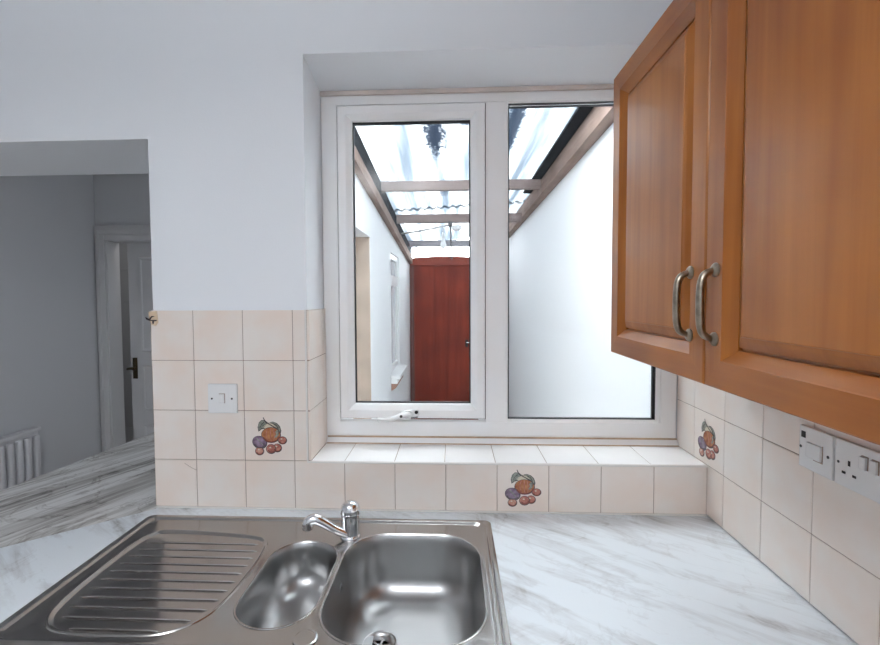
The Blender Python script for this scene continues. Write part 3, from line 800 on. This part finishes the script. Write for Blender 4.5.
# ------------------------------------------------------------------ yard behind the window
struct('floor_yard', BX(.022, 1.65, .371, 5.0, -.3, -.2), M['conc'])
b = bmesh.new(); XL = .2
box(b, .022, XL, .371, 1.25, -.2, 2.62); box(b, .022, XL, 1.85, 2.92, -.2, 2.5); box(b, .022, XL, 3.55, 4.86, -.2, 2.42)
box(b, .022, XL, 1.25, 1.85, 1.95, 2.56); box(b, .022, XL, 2.92, 3.55, 1.95, 2.42); box(b, .022, XL, 2.92, 3.55, -.2, .77)
box(b, .022, .035, 1.25, 1.85, -.2, 1.95)
struct('wall_yard_left', b, M['render'])
b = bmesh.new(); box(b, .036, XL - .004, 1.842, 1.8505, -.2, 1.95); box(b, .036, .044, 1.26, 1.842, -.2, 1.95)
struct('trim_11', b, M['beige'], 'beige rendered side of the doorway recess in the yard wall')
struct('wall_yard_right', BX(1.502, 1.65, .371, 5.0, -.2, 2.62), M['render'])
struct('wall_yard_end', BX(1.12, 1.502, 4.8, 4.92, -.2, 2.30), M['render'])
w3 = empty('window_3', 'small white window with a transom in the left yard wall', None, (XL, 3.2, .86), kind='structure')
b = bmesh.new()
for (z0, z1) in ((.81, 1.69), (1.69, 1.945)):
    rr = (2.93, 3.545, z0, z1)
    ring(b, 'YZ', rr, [(0, XL - .09), (0, XL - .012), (.05, XL - .012), (.05, XL - .09)])
wf = obj('frame', b, M['white_old'], w3)
sub('pane', BX(XL - .04, XL - .035, 2.97, 3.50, .85, 1.9), mat('grey window pane', (.62, .64, .65), .15), wf)
sl3 = empty('window_sill', 'broken white sill with brown underside below the small yard window', 'sill', (XL, 3.2, .70))
b = bmesh.new(); box(b, XL - .10, XL + .09, 2.86, 3.56, .765, .80, .006); box(b, XL, XL + .06, 2.87, 3.54, .72, .766, .006)
obj('slab', b, M['white_old'], sl3)
b = bmesh.new(); prism(b, [(XL, .65), (XL + .045, .68), (XL + .05, .722), (XL, .722)], 'Y', 2.88, 3.5); obj('brick_corbel', b, M['brick'], sl3)
# yard door
yd = empty('yard_door', 'red brown timber door at the far end of the yard passage', 'door', (.65, 4.8, -.2))
b = bmesh.new()
box(b, .2585, 1.0545, 4.80, 4.84, -.19, 1.949)
for x0, x1 in ((.2585, .765), (.769, 1.0545)): box(b, x0, x1, 4.795, 4.8005, -.19, 1.949, .001)
lfd = obj('door_leaf', b, M['redwood'], yd)
b = bmesh.new(); box(b, .203, .235, 4.775, 4.85, -.2, 1.95, .003); box(b, .237, .258, 4.785, 4.85, -.2, 1.95, .003); box(b, 1.055, 1.12, 4.775, 4.85, -.2, 1.95, .003)
obj('door_frame', b, wood('dark stained frame', (.16, .045, .035), (.10, .025, .02), 'Z', .5, .1), yd)
b = bmesh.new(); pts = [(.203, 1.95)] + [(1.12, 1.95)] + [(1.12 - .917 * k / 12, 2.045 + .022 * math.sin(PI * k / 12) ** .8) for k in range(13)]
prism(b, pts, 'Y', 4.77, 4.84); obj('head_board', b, M['redwood_x'], yd)
b = bmesh.new(); box(b, .945, .985, 4.786, 4.7955, .85, .95, .002); sub('latch_plate', b, M['dark'], lfd)
b = bmesh.new(); tube(b, [(.965, 4.79, .915), (.965, 4.755, .915), (1.03, 4.75, .915)], .009, 10); sub('latch_handle', b, M['chrome'], lfd, smooth=True)
# roof
def roof_z(x, y):
    zl = 2.525 - .09 * (y - 1.2); zr = 2.452 - .012 * (y - .8); t = (x - .2) / 1.3
    return zl + (zr - zl) * t
def sheet(name, label, x0, x1, y0, y1, m, dz=0., grp=None):
    b = bmesh.new(); nx = int((x1 - x0) / .076 * 10); lo = []
    for lay in (0, 1):
        grid = []
        for j in range(9):
            y = y0 + (y1 - y0) * j / 8; row = []
            for i in range(nx + 1):
                x = x0 + (x1 - x0) * i / nx
                row.append(b.verts.new((x, y, roof_z(x, y) + .012 + dz + .009 * math.sin(2 * PI * x / .076) + lay * .0015)))
            grid.append(row)
        for j in range(8):
            for i in range(nx): b.faces.new([grid[j][i], grid[j][i + 1], grid[j + 1][i + 1], grid[j + 1][i]])
        lo.append(grid)
    for i in range(nx):
        for j in (0, 8): b.faces.new([lo[0][j][i], lo[0][j][i + 1], lo[1][j][i + 1], lo[1][j][i]])
    for j in range(8):
        for i in (0, nx): b.faces.new([lo[0][j][i], lo[0][j + 1][i], lo[1][j + 1][i], lo[1][j][i]])
    return tag(obj(name, b, m, smooth=True), label, 'roof sheet', grp)
RM = roofmat([(.665, 1.48, .08, .40, .95), (.86, 1.27, .035, .07, .8), (1.12, 1.25, .055, .85, .85), (.70, 2.55, .05, .3, .6)])
sheet('roof_sheet', 'nearer translucent corrugated roof sheet with moss patches over the yard passage', .17, 1.5, .97, 3.14, RM, .011)
sheet('roof_sheet', 'farther translucent corrugated roof sheet above the red yard door', .17, 1.5, 3.07, 4.95, RM)
sheet('roof_sheet', 'added clear corrugated roof sheet out of view by the house wall, letting sky onto the sill', .17, 1.5, .375, 1.02, M['glass'], .02)  # unseen clear sheet added to bring sky light to sill and reveal
def slopebox(b, x0, x1, y0, y1, za0, za1, zb0, zb1):
    A = [(x0, y0, za0), (x1, y0, za0), (x1, y0, za1), (x0, y0, za1)]; B = [(x0, y1, zb0), (x1, y1, zb0), (x1, y1, zb1), (x0, y1, zb1)]
    loft(b, [A, B], True, True)
b = bmesh.new(); slopebox(b, XL + .0005, XL + .045, .375, 4.76, 2.352, 2.425, 1.967, 2.05)
tag(obj('wall_plate', b, M['rafter_y']), 'brown sloping timber along the top of the left yard wall', 'timber beam')
b = bmesh.new(); slopebox(b, XL + .0005, XL + .035, .375, 4.7, 2.428, 2.56, 2.058, 2.17)
tag(obj('flashing_strip', b, M['flash']), 'dark grey strip between left timber and roof sheet', 'flashing')
b = bmesh.new(); slopebox(b, 1.44, 1.5015, .375, 4.79, 2.322, 2.432, 2.266, 2.386)
tag(obj('wall_plate', b, M['rafter_y']), 'brown timber beam along the top of the right white yard wall', 'timber beam')
b = bmesh.new(); slopebox(b, 1.375, 1.44, .375, 2.6, 2.43, 2.446, 2.40, 2.416)
tag(obj('flashing_strip', b, M['flash']), 'dark grey strip beside the right hand roof timber', 'flashing')
for (y, z0, z1, m, lab) in ((2.15, 2.338, 2.41, 'rafter', 'nearest of the three timber cross beams under the yard roof'), (3.1, 2.247, 2.329, 'rafter', 'middle timber cross beam, with the hanging bulb below it'), (4.4, 2.158, 2.236, 'rafter_g', 'farthest grey cross beam just above the red door')):
    b = bmesh.new(); box(b, XL + .002, 1.439, y, y + .05, z0, z1, .004)
    tag(obj('cross_beam', b, M[m]), lab, 'timber beam', 'cross beams of the yard roof')
pn = empty('pendant_bulb', 'white bulb on a slack cable below the middle cross beam', 'lamp', (.76, 3.08, 2.24))
b = bmesh.new(); tube(b, smooth_path([(.255, 3.4, 2.185), (.45, 3.22, 2.185), (.62, 3.12, 2.2), (.755, 3.08, 2.222)], 5), .008, 8); obj('feed_cable', b, M['cable_w'], pn, smooth=True)
b = bmesh.new(); lathe(b, (.755, 3.08, 2.2), [(.012, 0), (.02, .01), (.02, .05)], 14); obj('hook', b, M['cable'], pn)
b = bmesh.new(); tube(b, smooth_path([(.757, 3.08, 2.2), (.762, 3.09, 2.12), (.758, 3.08, 2.05), (.770, 3.09, 1.97), (.768, 3.085, 1.89)], 5), .007, 8); obj('hanging_cable', b, M['cable'], pn, smooth=True)
b = bmesh.new(); lathe(b, (.815, 3.08, 2.165), [(.02, 0), (.045, .012), (.048, .035), (.03, .05), (.012, .056)], 20); obj('junction_box', b, M['plastic'], pn, smooth=True)
b = bmesh.new(); lathe(b, (.688, 3.08, 1.995), [(.012, 0), (.028, .012), (.031, .035), (.024, .06), (.016, .082), (.015, .10)], 20); bl = obj('bulb', b, M['bulb'], pn, smooth=True)
b = bmesh.new(); lathe(b, (.688, 3.08, 2.095), [(.018, 0), (.02, .03), (.012, .05), (.004, .056), (.004, .11)], 16); sub('lamp_holder', b, M['plastic'], bl, smooth=True)

# ------------------------------------------------------------------ light
cl = empty('added_uplighter', 'added unseen white bowl uplighter behind the camera, filling the kitchen with soft light', 'lamp', (.3, -2.0, 2.0))  # unseen fixture added for soft fill bounced off the ceiling
b = bmesh.new(); lathe(b, (.3, -2.0, 1.98), [(.02, 0), (.14, .02), (.21, .07), (.22, .09), (.205, .09), (.13, .035), (.02, .02)], 32); obj('bowl', b, M['plastic'], cl, smooth=True)
b = bmesh.new(); tube(b, [(.3, -2.0, 1.99), (.3, -2.0, 2.45)], .006, 8); obj('stem', b, M['chrome'], cl)
def area(name, loc, rot, sx, sy, power, col=(1, 1, 1)):
    l = bpy.data.lights.new(name, 'AREA'); l.shape = 'RECTANGLE'; l.size = sx; l.size_y = sy; l.energy = power; l.color = col
    o = bpy.data.objects.new(name, l); C.objects.link(o); o.location = loc; o.rotation_euler = rot; return o
area('uplighter_fill', (.3, -2.0, 2.045), (PI, 0, 0),   .26, .26, 38, (.95, .98, 1))  # fill light in the added bowl, aimed at the ceiling
area('next_room_fill', (-.04, 1.45, 1.25), (0, -PI / 2, 0), .9, .6, 5, (.93, .96, 1))  # unseen fill added to lift the next room, no window here
area('hall_fill', (-1.6, 2.6, 2.48), (0, 0, 0), .5, .3, 3, (1, .98, .95))  # unseen fill added to lighten the hall behind the door
w = bpy.data.worlds.new('overcast sky'); bpy.context.scene.world = w; w.use_nodes = True
bg = w.node_tree.nodes['Background']; bg.inputs['Color'].default_value = (.90, .95, 1., 1); bg.inputs['Strength'].default_value = 12.5

# ------------------------------------------------------------------ camera
cam = bpy.data.cameras.new('camera'); co = bpy.data.objects.new('camera', cam); C.objects.link(co)
Rr = Vector((0.99900187, 0.04437682, -0.00509573)); Dn = Vector((-0.00327636, -0.04097497, -0.9991548)); Fw = Vector((-0.04454811, 0.99817421, -0.04078868))
mw = Matrix(((Rr.x, -Dn.x, -Fw.x, .7702), (Rr.y, -Dn.y, -Fw.y, -1.3147), (Rr.z, -Dn.z, -Fw.z, 1.5358), (0, 0, 0, 1)))
co.matrix_world = mw
cam.sensor_fit = 'HORIZONTAL'; cam.sensor_width = 36.; cam.lens = 454.01 / 880 * 36
cam.shift_x = (440 - 431.8748) / 880; cam.shift_y = (314.8074 - 322.5) / 880; cam.clip_start = .02
sc = bpy.context.scene; sc.camera = co
sc.view_settings.view_transform = 'Standard'; sc.view_settings.look = 'None'; sc.view_settings.gamma = 1; sc.view_settings.exposure = .22
sc.view_settings.use_curve_mapping = False
sc.cycles.use_denoising = True
sc.cycles.max_bounces = 12; sc.cycles.diffuse_bounces = 6; sc.cycles.transparent_max_bounces = 16
